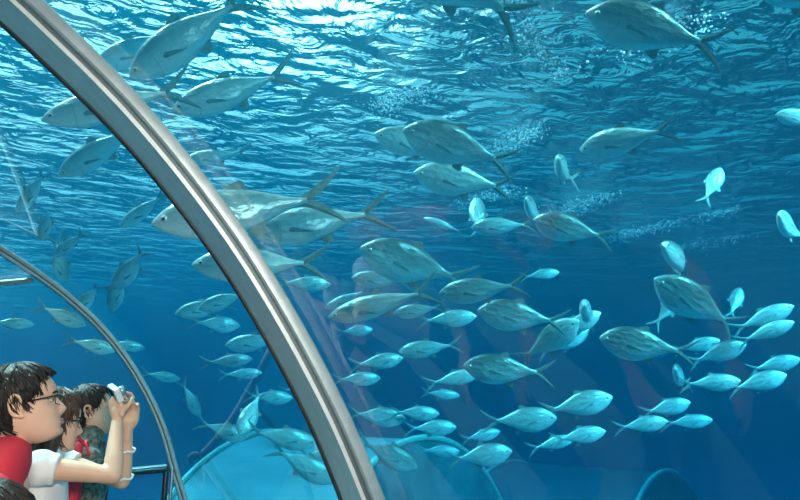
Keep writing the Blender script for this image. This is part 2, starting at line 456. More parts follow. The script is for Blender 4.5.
# ------------------------------------------------------------------ handrail by the far rib
hr = empty('handrail', at_y(168, 470, 5.45)); hr.location.z = 0
tag(hr, 'dark handrail on a slim steel post beside the far rib', 'handrail')
c = at_y(168, 469, 5.45); l_ = at_y(40, 481, 5.3)
hv = lambda p: Vector(p) - hr.location
tube('rail', [hv(l_), hv(c - Vector((0.02, 0, 0)))], [0.028, 0.028], MT['rail'], hr)
tube('rail_cap', [hv(l_ + Vector((0, 0, 0.022))), hv(c + Vector((-0.02, 0, 0.022)))], [0.014, 0.014], MT['railpost'], hr)
for dx, m, r in ((-0.012, 'rail', 0.022), (0.032, 'railpost', 0.012)):
    p = hv(c) + Vector((dx, 0, 0)); tube('post', [p, Vector((p.x, p.y, 0.02))], [r, r], MT[m], hr)
for t in (0.5, 0.97):
    p = hv(c).lerp(hv(l_), t); tube('post', [p, Vector((p.x, p.y, 0.02))], [0.018, 0.018], MT['rail'], hr)

# ------------------------------------------------------------------ second, lower tunnel roof out in the tank
def vault(name, label, c, a, b, length, yaw, mat='vault'):
    root = empty(name, c); root.rotation_euler = (0, 0, yaw); tag(root, label, 'tunnel roof', 'lower tunnel roofs on the tank floor')
    N = 40; V = []; Fc = []
    for s in (0, length):
        for k in range(N + 1):
            th = math.pi * k / N; V.append(Vector((a * math.cos(th), s, b * math.sin(th))))
    Fc = [(k, k + 1, k + N + 2, k + N + 1) for k in range(N)]
    Fc += [tuple(range(N + 1)), tuple(range(N + 1, 2 * N + 2))]
    o = mesh_obj('vault_shell', V, Fc, MT[mat], root); md = o.modifiers.new('e', 'EDGE_SPLIT'); md.split_angle = R(40)
    for s in (0, length):
        pts = [Vector((a * 1.01 * math.cos(math.pi * k / N), s, b * 1.01 * math.sin(math.pi * k / N))) for k in range(N + 1)]
        tube('rim', pts, [0.05] * len(pts), MT['vaultrim'], root, n=8)
    return root
g = at_dist(425, 560, 10.5)
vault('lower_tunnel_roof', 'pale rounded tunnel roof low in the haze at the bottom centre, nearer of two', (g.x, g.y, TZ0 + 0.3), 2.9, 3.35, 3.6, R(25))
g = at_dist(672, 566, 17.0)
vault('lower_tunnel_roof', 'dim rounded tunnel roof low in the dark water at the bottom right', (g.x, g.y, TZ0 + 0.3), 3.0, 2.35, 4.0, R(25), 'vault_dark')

# ------------------------------------------------------------------ fish
def bend_fn(b):
    def f(v):
        x = v.x; t = max(0.0, 0.15 - x)
        return Vector((x + 0.25 * abs(b) * t * t, v.y + b * t * t, v.z))
    return f
def interp(tab, x):
    for (a, va), (b, vb) in zip(tab, tab[1:]):
        if x <= b:
            t = (x - a) / (b - a); t = max(0, min(1, t)); return va + (vb - va) * t
    return tab[-1][1]
UP = [(0, .004), (.02, .026), (.06, .050), (.12, .080), (.2, .106), (.3, .124), (.4, .130), (.5, .126), (.6, .112), (.7, .088), (.8, .058), (.9, .028), (1, .015)]
LO = [(0, .004), (.02, .022), (.06, .046), (.12, .078), (.2, .108), (.3, .130), (.4, .136), (.5, .130), (.6, .112), (.7, .086), (.8, .054), (.9, .026), (1, .015)]
WD = [(0, .003), (.02, .014), (.06, .028), (.12, .044), (.2, .057), (.3, .066), (.4, .068), (.5, .064), (.6, .054), (.7, .040), (.8, .026), (.9, .014), (1, .009)]
def smooth_tab(tab, x):
    h = 0.025; return (interp(tab, max(0, x - h)) + 2 * interp(tab, x) + interp(tab, min(1, x + h))) / 4 if x > 0.03 else interp(tab, x)
def fish_parts(bend, slim):
    bf = bend_fn(bend); out = []
    NR, NS = 34, 20; V = []; Fc = []
    for i in range(NR):
        t = (i / (NR - 1)) ** 1.25
        x = 0.5 - 0.80 * t
        u, l, wd = smooth_tab(UP, t) * slim * 1.25, smooth_tab(LO, t) * slim * 1.25, smooth_tab(WD, t) * 1.18
        if 0.20 < t < 0.235: wd *= 0.975
        for k in range(NS):
            a = 2 * math.pi * k / NS; ca, sa = math.cos(a), math.sin(a)
            yy = wd * (abs(ca) ** 0.85) * (1 if ca > 0 else -1); zz = (u if sa > 0 else l) * sa
            V.append(bf(Vector((x, yy, zz))))
    for i in range(NR - 1):
        for k in range(NS):
            a = i * NS + k; b = i * NS + (k + 1) % NS; Fc.append((a, b, b + NS, a + NS))
    Fc += [tuple(range(NS))[::-1], tuple(range((NR - 1) * NS, NR * NS))]
    out.append(('body', V, Fc, 'fish'))
    def blade(name, outline_mid, th, mat='fin', flat='y', tr=None):
        """outline_mid: pairs (leading edge point, trailing edge point) in the x-z plane, root to tip"""
        V = []; m = len(outline_mid)
        for i, (p, q) in enumerate(outline_mid):
            p = Vector((p[0], 0, p[1])); q = Vector((q[0], 0, q[1])); c = (p + q) / 2
            h = th * (1 - 0.8 * i / (m - 1))
            for v in (p, c + Vector((0, h, 0)), q, c - Vector((0, h, 0))):
                V.append(bf(tr(v)) if tr else bf(v))
        Fc = []
        for i in range(m - 1):
            for k in range(4):
                a = i * 4 + k; b = i * 4 + (k + 1) % 4; Fc.append((a, b, b + 4, a + 4))
        Fc += [(0, 1, 2, 3), tuple(range(4 * m - 4, 4 * m))]
        out.append((name, V, Fc, mat))
    # tail: two long sickle lobes
    lobe = []
    for i in range(9):
        t = i / 8
        lx = -0.275 - 0.225 * t ** 0.9; lz = 0.004 + 0.150 * t ** 1.15
        ch = 0.060 * (1 - t) ** 0.8 + 0.004
        lobe.append(((lx + ch * 0.35, lz + ch * 0.30), (lx - ch * 0.65 + 0.0, lz - ch * 0.10)))
    V = []; Fc = []
    for sgn in (1, -1):
        b0 = len(V); m = len(lobe)
        for i, (p, q) in enumerate(lobe):
            p = Vector((p[0], 0, p[1] * sgn)); q = Vector((q[0], 0, q[1] * sgn)); c = p.lerp(q, .4); h = 0.007 * (1 - 0.85 * i / (m - 1))
            for v in (p, c + Vector((0, h, 0)), q, c - Vector((0, h, 0))): V.append(bf(v))
        for i in range(m - 1):
            for k in range(4):
                a = b0 + i * 4 + k; b = b0 + i * 4 + (k + 1) % 4; Fc.append((a, b, b + 4, a + 4))
        Fc += [(b0, b0 + 1, b0 + 2, b0 + 3), tuple(range(b0 + 4 * m - 4, b0 + 4 * m))]
    out.append(('tail_fin', V, Fc, 'fin'))
    def ridge(name, x0, x1, h, sgn, tab):
        sec = []
        for i in range(12):
            t = i / 11; x = x0 + (x1 - x0) * t
            base = smooth_tab(tab, (0.5 - x) / 0.8) * slim * 1.19
            hh = h * (math.exp(-((t - 0.12) / 0.10) ** 2) + 0.22 * (1 - t) + 0.04)
            sec.append((x, base, hh, -0.055 * math.exp(-((t - 0.12) / 0.12) ** 2)))
        V = []
        for (x, b, hh, sh) in sec:
            for (z, y) in ((b - 0.004, 0.004), (b + hh, 0.0008), (b + hh, -0.0008), (b - 0.004, -0.004)):
                V.append(bf(Vector((x + (sh if z > b else 0), y, z * sgn))))
        Fc = []
        for i in range(11):
            for k in range(4):
                a = i * 4 + k; b_ = i * 4 + (k + 1) % 4; Fc.append((a, b_, b_ + 4, a + 4))
        Fc += [(0, 1, 2, 3), (44, 45, 46, 47)]
        out.append((name, V, Fc, 'fin'))
    ridge('dorsal_fin', 0.12, -0.26, 0.040, 1, UP)
    ridge('anal_fin', 0.04, -0.26, 0.046, -1, LO)
    for sgn in (1, -1):
        pec = []
        for i in range(7):
            t = i / 6; ch = 0.034 * (1 - t) ** 0.7 + 0.003
            x = 0.235 - 0.17 * t; z = -0.015 - 0.045 * t ** 1.2
            pec.append(((x + ch * 0.3, z - ch * 0.5), (x - ch * 0.1, z + ch * 0.5)))
        def tr(v, s_=sgn):
            t = (0.235 - v.x) / 0.17
            return Vector((v.x, v.y + s_ * (0.072 + 0.035 * max(0, t)), v.z))
        blade('pectoral_fin', pec, 0.003, tr=tr)
    pel = [((0.17 - 0.07 * t, -0.100 * slim - 0.05 * t), (0.14 - 0.075 * t, -0.102 * slim - 0.045 * t)) for t in (0, .33, .66, 1)]
    blade('pelvic_fin', pel, 0.004)
    for sgn in (1, -1):
        v, f = ellipsoid_geo((0.425, sgn * 0.0475, 0.012), (0.017, 0.008, 0.017), nu=12, nv=8)
        out.append(('eye', v, f, 'eyering'))
        v, f = ellipsoid_geo((0.426, sgn * 0.0525, 0.012), (0.009, 0.006, 0.009), nu=10, nv=6)
        out.append(('pupil', v, f, 'pupil'))
    return out
PROTO = {}
def fish_meshes(bend, slim, skin='fish'):
    key = (bend, slim, skin)
    if key not in PROTO:
        L = []
        for (nm, V, Fc, mt) in fish_parts(bend, slim):
            me = bpy.data.meshes.new(nm); me.from_pydata([tuple(v) for v in V], [], Fc)
            bm = bmesh.new(); bm.from_mesh(me); bmesh.ops.recalc_face_normals(bm, faces=bm.faces); bm.to_mesh(me); bm.free()
            me.polygons.foreach_set('use_smooth', [nm in ('body', 'eye', 'pupil')] * len(me.polygons))
            me.materials.append(MT[skin if mt == 'fish' else mt]); L.append((nm, me))
        PROTO[key] = L
    return PROTO[key]

OFFP = [(p.x, p.y) for p in offset_profile(0.10)]
def in_tunnel(p):
    """inside the tunnel air space (with a margin), straight or bent part"""
    if p.z < -0.1: return False
    x, y, z = p
    xs = x + max(0, y - 6) * math.tan(TURN)
    for (a, b) in zip(OFFP, OFFP[1:]):
        if min(a[0], b[0]) <= xs <= max(a[0], b[0]) and z < a[1] + (b[1] - a[1]) * ((xs - a[0]) / (b[0] - a[0] + 1e-9)): return True
    return False
NF = [0]
PLACED = []
def fish(px, py, lp, head, psi, label, L=None, bend=0.0, slim=1.0, roll=0.0):
    """lp: true length in pixels were it side-on; head: heading in the picture; psi: turn away (+) or towards (-) the viewer"""
    if L is None: L = 0.80 if lp > 95 else (0.66 if lp > 58 else 0.55)
    d = F_PX * L / lp
    th = R(head); ps = R(psi)
    fw = Vector((math.cos(th) * math.cos(ps), math.sin(th) * math.cos(ps), -math.sin(ps)))
    s = -1 if math.cos(th) < 0 else 1
    up = Vector((math.cos(th + s * math.pi / 2), math.sin(th + s * math.pi / 2), 0.06 if lp < 125 else -0.1))
    # rotate to the local sight line
    if psi <= -40:
        ps = R(psi * 1.3); fw = Vector((math.cos(th) * math.cos(ps), math.sin(th) * math.cos(ps), -math.sin(ps))); up = Vector((0.25 * math.cos(th), 1, 0))
    rr = ray(px, py)
    zc = -rr; xc = (CR @ Vector((1, 0, 0))); xc = (xc - zc * xc.dot(zc)).normalized(); yc = zc.cross(xc)
    B = Matrix((xc, yc, zc)).transposed()
    fw = (B @ fw).normalized(); up = B @ up; up = (up - fw * up.dot(fw)).normalized()
    side = up.cross(fw); up = (up * math.cos(R(roll)) + side * math.sin(R(roll))); side = up.cross(fw)
    for it in range(60):
        p = EYE + rr * d / max(1e-6, (rr.dot(CR @ Vector((0, 0, -1)))))
        ok = True
        for u in (-.5, -.25, 0, .25, .5):
            for q in (-.16, .16):
                v = p + fw * u * L + up * q * L
                if in_tunnel(v): ok = False
            if (p + fw * u * L).z > SURF_Z - 0.14 * L: ok = False
        for (q, r_) in PLACED:
            if (q - p).length < (r_ + L) * 0.31: ok = False
        if ok: break
        if p.z + 0.5 * L > SURF_Z - 0.14 * L or (p.z > SURF_Z - 0.5): d *= 0.97; L *= 0.97
        else: d *= 1.03; L *= 1.03
    PLACED.append((p, L))
    root = empty('silver_fish'); tag(root, label, 'fish', 'school of silver fish')
    root.matrix_world = Matrix.Translation(p) @ Matrix((fw, side, up)).transposed().to_4x4() @ Matrix.Scale(L, 4)
    far = lp < 60
    for (nm, me) in fish_meshes(bend, slim, 'fish_dark' if ('grey fish' in label or 'dark' in label or 'large silver' in label) and px > 350 else 'fish'):
        if far and nm in ('pupil', 'pelvic_fin'): continue
        o = bpy.data.objects.new(nm, me)
        if nm == 'pupil': o.parent = last_eye
        else: o.parent = root
        C.objects.link(o)
        if nm == 'eye': last_eye = o
    NF[0] += 1
    return root
FISH = [
# top left, above and through the rib
(193, 33, 160, 213, 12, 'largest silver fish at top left, head down, tail out of the top edge', 0, 1.0),
(140, 47, 100, 204, 10, 'silver fish half hidden behind the largest one at top left', .3, 1.0),
(236, 90, 135, 198, 8, 'silver fish with raised forked tail just below the round surface ripples', 0, .95),
(120, 103, 150, 193, 8, 'silver fish crossing behind the upper part of the broad steel rib', 0, .85),
(104, 148, 104, 213, 10, 'silver fish left of the broad rib with its tail touching the rib', 0, .95),
(34, 188, 62, 238, 20, 'grey fish diving at the left picture edge, topmost of the small left ones', .6, .9),
(47, 221, 52, 253, 35, 'slim grey fish pointing steeply down near the left picture edge', .9, .85),
(72, 242, 52, 222, 25, 'small grey fish diving just above the thin far rib', .6, .85),
(146, 208, 66, 218, 15, 'dim grey fish diving left of the broad rib, tail nearly touching it', .4, .85),
(219, 156, 70, 187, 10, 'dim grey fish with raised fork just right of the broad rib', 0, .85),
(250, 209, 192, 189, 6, 'very large pale fish passing behind the broad rib with long raised tail lobe', 0, .98),
(322, 222, 145, 190, 5, 'large pale fish just right of the broad rib with wide open forked tail', 0, 1.0),
(262, 264, 138, 181, 8, 'pale fish behind the broad rib directly below the very large pair', 0, 1.0),
(303, 283, 58, 358, 10, 'blunt bright fish facing right close to the broad rib', 0, 1.0),
(226, 300, 56, 200, 10, 'bright slim fish left of the broad rib above the pale oval one', 0, .9),
(206, 308, 60, 192, 5, 'pale fish in the pinkish reflection left of the broad rib', 0, .9),
(214, 324, 52, 355, 10, 'pale oval fish facing right in the middle of the left panel', 0, .95),
(258, 342, 64, 186, 5, 'bright fish facing left that touches the broad rib low down', 0, .85),
(226, 361, 52, 5, 5, 'thin bright fish facing right, upper of two stacked in the left panel', 0, .75),
(240, 374, 44, 3, 5, 'thin bright fish facing right, lower of two stacked in the left panel', 0, .75),
(60, 315, 52, 335, 5, 'pale fish facing right inside the far rib near the left edge', 0, .9),
(90, 345, 50, 346, 5, 'pale fish whose head touches the thin far rib', 0, .85),
(10, 323, 42, 355, 5, 'small turquoise fish cut by the left picture edge', 0, .8),
(124, 345, 40, 350, 5, 'small pale fish just right of the thin far rib', 0, .8),
(132, 266, 66, 236, 25, 'grey fish nose down, left of the big pale pair', .5, .9),
(117, 286, 62, 262, 30, 'slim grey fish pointing straight down above the thin far rib', .7, .8),
(60, 262, 60, 282, 40, 'slim grey fish diving beside the thin far rib near the left edge', .8, .75),
(90, 296, 46, 236, 30, 'small grey fish nose down touching the thin far rib', .4, .85),
(222, 430, 56, 343, 8, 'turquoise fish facing right and down in the lower left panel', 0, .9),
(251, 412, 58, 247, -35, 'grey green fish diving towards the viewer in the lower left panel', .4, 1.0),
(268, 397, 50, 357, 8, 'pale turquoise fish facing right behind the diving one', 0, .85),
(281, 437, 74, 350, 8, 'turquoise fish facing right, broadest of the lower left panel', 0, .85),
(302, 464, 78, 333, 8, 'lowest turquoise fish of the left panel, heading down to the rib', 0, .9),
(322, 455, 52, 358, 8, 'turquoise fish partly behind the broad rib near the bottom', 0, .9),
(297, 388, 36, 10, 8, 'tiny turquoise fish beside the lower left side of the broad rib', 0, .8),
(190, 398, 46, 300, 20, 'dim turquoise fish left of the diving one in the lower left panel', .3, .8),
(160, 376, 40, 350, 10, 'dim small fish right of the thin far rib behind the reflections', 0, .8),
# centre
(384, 303, 118, 195, 8, 'long pale fish facing left in the centre, below the dark backed one', 0, .8),
(348, 298, 50, 204, 5, 'small bright fish on the nose side of the long pale central one', 0, .8),
(354, 331, 38, 5, 5, 'tiny bright fish alone just right of the broad rib', 0, .9),
(376, 362, 56, 8, 8, 'turquoise fish facing right and slightly up, right of the broad rib', 0, .85),
(356, 379, 50, 2, 8, 'turquoise fish tucked under another right beside the broad rib', 0, .85),
(376, 416, 62, 354, 8, 'turquoise fish facing right next to the rib in the lower centre', 0, .95),
(414, 413, 52, 358, 8, 'upper of two small turquoise fish overlapping in the lower centre', 0, .85),
(430, 428, 54, 2, 8, 'lower of two small turquoise fish overlapping in the lower centre', 0, .9),
(386, 453, 70, 336, 8, 'blue grey fish heading down close to the bottom of the rib', 0, 1.0),
(438, 451, 44, 358, 8, 'faint small fish in the blue haze near the bottom centre', 0, .85),
(479, 456, 68, 8, 8, 'fish with a clear tail fork, lowest of the bottom centre', 0, 1.0),
(480, 436, 42, 12, 8, 'faint small turquoise fish above the lowest fish', 0, .85),
(519, 420, 76, 3, 8, 'bright turquoise fish facing right in the lower centre, tail fork at left', 0, 1.0),
(576, 405, 74, 12, 8, 'bright turquoise fish facing right with nose raised, right of its twin', 0, 1.0),
(578, 436, 56, 10, 8, 'turquoise fish with glowing belly below the nose-raised one', 0, .9),
(551, 444, 50, 14, 5, 'dim fish trailing behind the one with the glowing belly', 0, .75),
(640, 425, 54, 8, 8, 'left of the three bright fish grouped at lower right', 0, .9),
(665, 408, 50, 13, 8, 'top of the three bright fish grouped at lower right', 0, 1.0),
(686, 422, 50, 5, 8, 'right and dimmest of the three fish grouped at lower right', 0, .85),
(756, 383, 58, 16, 8, 'bright turquoise fish with glowing belly near the right edge', 0, 1.0),
(773, 365, 50, 14, 8, 'dim turquoise fish above the glowing one near the right edge', 0, .95),
(709, 383, 58, 4, 8, 'turquoise fish partly behind the head-on fish at right', 0, .9),
(680, 378, 60, 112, -55, 'fish seen head-on below the clear grey fish at right', .3, 1.05),
(716, 354, 60, 20, 8, 'turquoise fish nose up right of the clear grey fish', 0, .95),
(696, 346, 46, 14, 5, 'dim turquoise fish between the clear grey one and the nose-up one', 0, .95),
(761, 319, 64, 24, 8, 'upper of two parallel turquoise fish near the right edge', 0, .85),
(764, 333, 58, 22, 5, 'lower of two parallel turquoise fish near the right edge', 0, .8),
(735, 303, 40, 72, 35, 'small teal fish pointing upwards beside the large dark one', 0, 1.0),
(700, 306, 104, 146, -18, 'large dark grey fish with nose raised at right centre', -.3, 1.1),
(667, 310, 50, 52, 20, 'teal fish half hidden behind the large dark grey one', 0, .95),
(648, 346, 94, 170, -8, 'clear grey fish facing left with visible eye and pectoral fin', 0, 1.1),
(682, 262, 82, 136, -40, 'fish curving downwards above the large dark one', -.8, .95),
(789, 229, 72, 122, -48, 'fish turning to the viewer at the right picture edge', .5, 1.05),
(802, 118, 54, 172, -30, 'pale fish head poking in at the right picture edge', 0, 1.0),
(712, 186, 50, 68, 38, 'lone teal fish pointing upwards in the upper right', 0, 1.0),
(628, 139, 100, 194, 15, 'green tinted fish with raised tail in the upper right', 0, .9),
(563, 172, 74, 112, -52, 'small grey fish seen end-on below the upper middle', .4, .95),
(533, 212, 66, 118, -50, 'small fish seen head-on left of the dark diving one', .4, .95),
(574, 230, 84, 166, -12, 'dark grey fish facing left under the white bubbles', 0, 1.05),
(504, 226, 66, 183, 5, 'pale turquoise fish behind the head-on one in the upper centre', 0, .85),
(478, 218, 60, 96, 45, 'narrow fish seen end-on between the upper central fish', .2, .85),
(445, 226, 48, 160, 10, 'faint thin fish left of the narrow end-on one', 0, .6),
(461, 148, 122, 163, -10, 'large silver fish in the upper centre, front of the overlapping pair', 0, 1.05),
(418, 145, 90, 166, -8, 'silver fish hidden behind the upper central large one', 0, .95),
(465, 181, 104, 171, -6, 'silver fish directly beneath the upper central pair', 0, 1.0),
(418, 266, 122, 163, -12, 'large dark backed fish facing left in the picture centre', 0, 1.05),
(484, 289, 92, 186, 5, 'grey fish with open tail fork right of the dark backed central one', 0, .85),
(539, 275, 40, 8, 5, 'small pale fish right of the open tail fork', 0, .85),
(523, 317, 92, 172, -8, 'blunt grey fish facing left right of the centre', 0, 1.05),
(547, 342, 78, 34, -15, 'bright turquoise fish heading up and right, just above the lower grey one', 0, 1.05),
(562, 342, 60, 26, 5, 'pale fish overlapping the bright upward heading one', 0, 1.0),
(586, 314, 72, 98, -58, 'narrow greenish fish seen end-on right of the centre', .2, .9),
(575, 326, 58, 28, 8, 'teal fish behind the narrow greenish end-on one', 0, .9),
(509, 370, 92, 175, -6, 'grey fish facing left in the lower centre with open tail', 0, 1.0),
(431, 348, 66, 187, 5, 'long turquoise fish facing left below the tiny bright ones', 0, .8),
(452, 379, 60, 12, 5, 'slim turquoise fish facing right, left of the lower grey one', 0, .75),
(446, 319, 62, 5, 5, 'pale bright fish left of the blunt grey one', 0, .85),
(420, 310, 54, 188, 5, 'faint fish in the haze below the dark backed central one', 0, .8),
(382, 280, 62, 176, 5, 'translucent looking fish behind the dark backed central one', 0, .85),
(440, 394, 40, 355, 5, 'faint small fish above the two small overlapping ones', 0, .8),
# top
(461, -17, 170, 150, -12, 'large fish at the top edge, only belly and tail hanging in view', 0, 1.1),
(657, 31, 145, 166, -10, 'large silver fish near the top right with long drooping tail lobe', 0, 1.0),
(806, -8, 125, 160, -8, 'large fish cut by the top right corner', 0, 1.0),
]
for (px, py, lp, hd, psi, lab, bd, sl) in FISH:
    fish(px, py, lp, hd, psi, lab, bend=bd, slim=round(sl * (0.78 if FISH.index((px, py, lp, hd, psi, lab, bd, sl)) < 14 or 'long pale' in lab else 1.0), 3))

# ------------------------------------------------------------------ people
MT['skin'] = principled('skin', (0.60, 0.36, 0.25), 0.5, var=0.05, scale=12, sss=0.12)
MT['lip'] = principled('lip', (0.50, 0.20, 0.17), 0.45)
MT['eyewhite'] = principled('eye_white', (0.42, 0.38, 0.35), 0.6)
MT['hair_black'] = principled('black_hair', (0.014, 0.012, 0.011), 0.55, var=0.6, scale=70, bump=0.5, stretch=(1, 1, 0.25), spec=0.25)
MT['hair_brown'] = principled('dark_brown_hair', (0.050, 0.028, 0.020), 0.45, var=0.6, scale=60, bump=0.5, stretch=(1, 1, 0.12), spec=0.3)
MT['red'] = principled('red_cotton', (0.52, 0.025, 0.045), 0.8, var=0.12, scale=9, bump=0.3)
MT['redbag'] = principled('red_canvas', (0.60, 0.015, 0.035), 0.6, var=0.1, scale=20, bump=0.2)
MT['cream'] = principled('cream_trim', (0.70, 0.58, 0.42), 0.8)
MT['white'] = principled('white_cotton', (0.68, 0.68, 0.66), 0.8, var=0.08, scale=10, bump=0.3)
MT['greyprint'] = principled('grey_camouflage_print', (0.085, 0.09, 0.075), 0.85, var=1.0, scale=60, bump=0.2)
MT['denim'] = principled('dark_denim', (0.03, 0.045, 0.08), 0.85, var=0.3, scale=40)
MT['bluegrey'] = principled('blue_grey_cotton', (0.14, 0.22, 0.25), 0.85, var=0.2, scale=12)
MT['shoe'] = principled('shoe', (0.03, 0.03, 0.03), 0.5)
MT['frame'] = principled('black_glasses_frame', (0.01, 0.01, 0.012), 0.25)
MT['camera'] = principled('pale_silver_plastic', (0.62, 0.68, 0.70), 0.3, 0.2)
MT['cameragrey'] = principled('grey_metal_trim', (0.20, 0.32, 0.34), 0.3, 0.5)
MT['lens_glass'] = principled('dark_lens', (0.01, 0.01, 0.015), 0.08)

def organic(name, geos, voxel, mat, parent, smooth=6, inv=None):
    V, Fc = join_geo(geos)
    if inv: V = [inv @ Vector(v) for v in V]
    me = bpy.data.meshes.new(name); me.from_pydata([tuple(v) for v in V], [], Fc)
    bm = bmesh.new(); bm.from_mesh(me); bmesh.ops.recalc_face_normals(bm, faces=bm.faces); bm.to_mesh(me); bm.free()
    o = bpy.data.objects.new(name, me); C.objects.link(o)
    m = o.modifiers.new('r', 'REMESH'); m.mode = 'VOXEL'; m.voxel_size = voxel; m.use_smooth_shade = True
    if smooth:
        m = o.modifiers.new('s', 'SMOOTH'); m.factor = 0.5; m.iterations = smooth
    dg = bpy.context.evaluated_depsgraph_get()
    me2 = bpy.data.meshes.new_from_object(o.evaluated_get(dg)); o.modifiers.clear(); o.data = me2; bpy.data.meshes.remove(me)
    me2.name = name; me2.materials.clear(); me2.materials.append(mat)
    me2.polygons.foreach_set('use_smooth', [True] * len(me2.polygons))
    o.parent = parent; return o

HT = .225
TAB = [  # z/H, front x, back x, half width
    (0.00, .052, .010, .026), (.04, .076, -.005, .038), (.10, .084, -.030, .048), (.16, .081, -.050, .055), (.22, .082, -.064, .060), (.30, .080, -.080, .066),
    (.40, .080, -.092, .071), (.50, .078, -.098, .074), (.58, .084, -.101, .076), (.68, .083, -.103, .077), (.78, .074, -.100, .074), (.87, .056, -.088, .065), (.94, .032, -.066, .049), (.985, .006, -.036, .026), (1.0, -.012, -.020, .008)]
def head_r(z, th, woman=False):
    """point of the head surface at height fraction z and angle th (0 = front, +y to the left)"""
    def it(c):
        zs = [r[0] for r in TAB]
        for (a, b) in zip(TAB, TAB[1:]):
            if z <= b[0]: t = (z - a[0]) / (b[0] - a[0]); return a[c] + (b[c] - a[c]) * t
        return TAB[-1][c]
    f, b, w_ = it(1), it(2), it(3)
    if woman: w_ *= .95; f *= .97
    cx = (f + b) / 2 + 0.004; a = (f - cx) if math.cos(th) > 0 else (cx - b)
    ex = 0.88
    ca, sa = math.cos(th), math.sin(th)
    x = cx + a * abs(ca) ** ex * (1 if ca > 0 else -1); y = w_ * abs(sa) ** ex * (1 if sa > 0 else -1)
    if ca > 0:
        g = lambda c, s_: math.exp(-(c / s_) ** 2)
        if .27 < z < .56:      # nose
            k = (0.56 - z) / (0.56 - 0.345) if z > .345 else (z - .27) / (.345 - .27)
            x += 0.024 * (k ** (1.15 if z > .345 else .6)) * g(y, 0.012 + 0.004 * (1 - abs(z - .34) * 3))
        x += 0.0055 * g(z - .222, .016) * g(y, .020) + 0.0055 * g(z - .182, .017) * g(y, .018)    # lips
        x -= 0.004 * g(z - .202, .008) * g(y, .022) + 0.004 * g(z - .135, .025) * g(y, .025)
        x += 0.005 * g(z - .06, .045) * g(y, .020)                                                # chin
        x -= 0.011 * g(z - .49, .05) * (g(y - .031, .016) + g(y + .031, .016))                    # sockets
        x += 0.003 * g(z - .575, .03) * (g(y - .030, .020) + g(y + .030, .020))                   # brows
        x += 0.004 * g(z - .37, .07) * (g(y - .045, .018) + g(y + .045, .018))                    # cheeks
    return Vector((x, y, (z - 0.5) * HT))
def head_geo(woman=False):
    NZ, NT = 54, 56; V, Fc = [], []
    zs = [i / (NZ - 1) for i in range(NZ)]
    for z in zs:
        for k in range(NT):
            V.append(head_r(z, 2 * math.pi * k / NT, woman))
    for i in range(NZ - 1):
        for k in range(NT):
            a = i * NT + k; b = i * NT + (k + 1) % NT; Fc.append((a, b, b + NT, a + NT))
    Fc += [tuple(range(NT))[::-1], tuple(range((NZ - 1) * NT, NZ * NT))]
    return V, Fc
def tf(geo, M): return [M @ Vector(v) for v in geo[0]], geo[1]
def hair_shell(name, M, mat, parent, inv, hairline, thick, seed, woman=False):
    NZ, NT = 60, 72; V, Fc = [], []
    for i in range(NZ):
        z = 0.05 + 0.95 * i / (NZ - 1)
        for k in range(NT):
            th = 2 * math.pi * k / NT; p = head_r(z, th, woman)
            ang = abs((math.degrees(th) + 180) % 360 - 180)
            hl = interp(hairline, ang)
            jag = 0.03 * noise.noise(Vector((math.cos(th) * 9, math.sin(th) * 9, seed)))
            t = max(-1, min(1, (z - hl + jag) / 0.05))
            off = (thick * (0.65 + 0.35 * min(1, max(0, (z - hl) * 3))) if t > 0 else 0.008) * t
            nrm = Vector((p.x + .01, p.y, max(0, (z - .55)) * .22 * 2)).normalized()
            q = p + nrm * off
            if t > 0.5: q += nrm * 0.006 * noise.fractal(Vector((q.x * 22, q.y * 22, q.z * 9 + seed)), 1, 2, 3)
            V.append(inv @ (M @ q))
    for i in range(NZ - 1):
        for k in range(NT):
            a = i * NT + k; b = i * NT + (k + 1) % NT; Fc.append((a, b, b + NT, a + NT))
    Fc += [tuple(range(NT))[::-1], tuple(range((NZ - 1) * NT, NZ * NT))]
    return mesh_obj(name, V, Fc, mat, parent)
def locks(name, M, mat, parent, inv, hairline, thick, n, seed, length=.05, woman=False):
    """thin tapered locks lying over the hair, combed down from the crown"""
    rnd = random.Random(seed); gs = []
    for _ in range(n):
        th = rnd.uniform(0, 2 * math.pi); ang = abs((math.degrees(th) + 180) % 360 - 180); hl = interp(hairline, ang)
        z0 = rnd.uniform(hl + .02, .99); pts = []; dth = rnd.uniform(-.25, .25); lift = rnd.uniform(0.0, .006)
        for j in range(6):
            t = j / 5; z = z0 - t * length / HT * rnd.uniform(.8, 1.2)
            if z < max(hl - .05, .03): break
            p = head_r(max(z, .02), th + dth * t, woman); nr = Vector((p.x + .01, p.y, max(0, z - .55) * .4)).normalized()
            pts.append(inv @ (M @ (p + nr * (thick + .001 + lift * math.sin(t * 3)))))
        if len(pts) > 2:
            m = len(pts); gs.append(tube_geo(pts, [.0024 * (1 - .7 * i / (m - 1)) for i in range(m)], 5, False))
    V, Fc = join_geo(gs); return mesh_obj(name, V, Fc, mat, parent)
def ear_geo(side):
    """outer ear: rim ring plus lobe and inner shell"""
    gs = []; c = Vector((-.012, side * .077, .002)); pts = []
    for k in range(11):
        a = R(-115 + 290 * k / 10)
        pts.append(c + Vector((-.004 + .016 * math.cos(a + math.pi * .0) * -1, side * (.010 + .004 * math.sin(a)), .030 * math.sin(a))))
    gs.append(tube_geo(pts, [.0048] * 11, 8)); gs.append(ellipsoid_geo(c + Vector((.0, side * .001, 0)), (.015, .008, .027)))
    gs.append(ellipsoid_geo(c + Vector((.006, side * .005, -.030)), (.008, .005, .009)))
    return gs
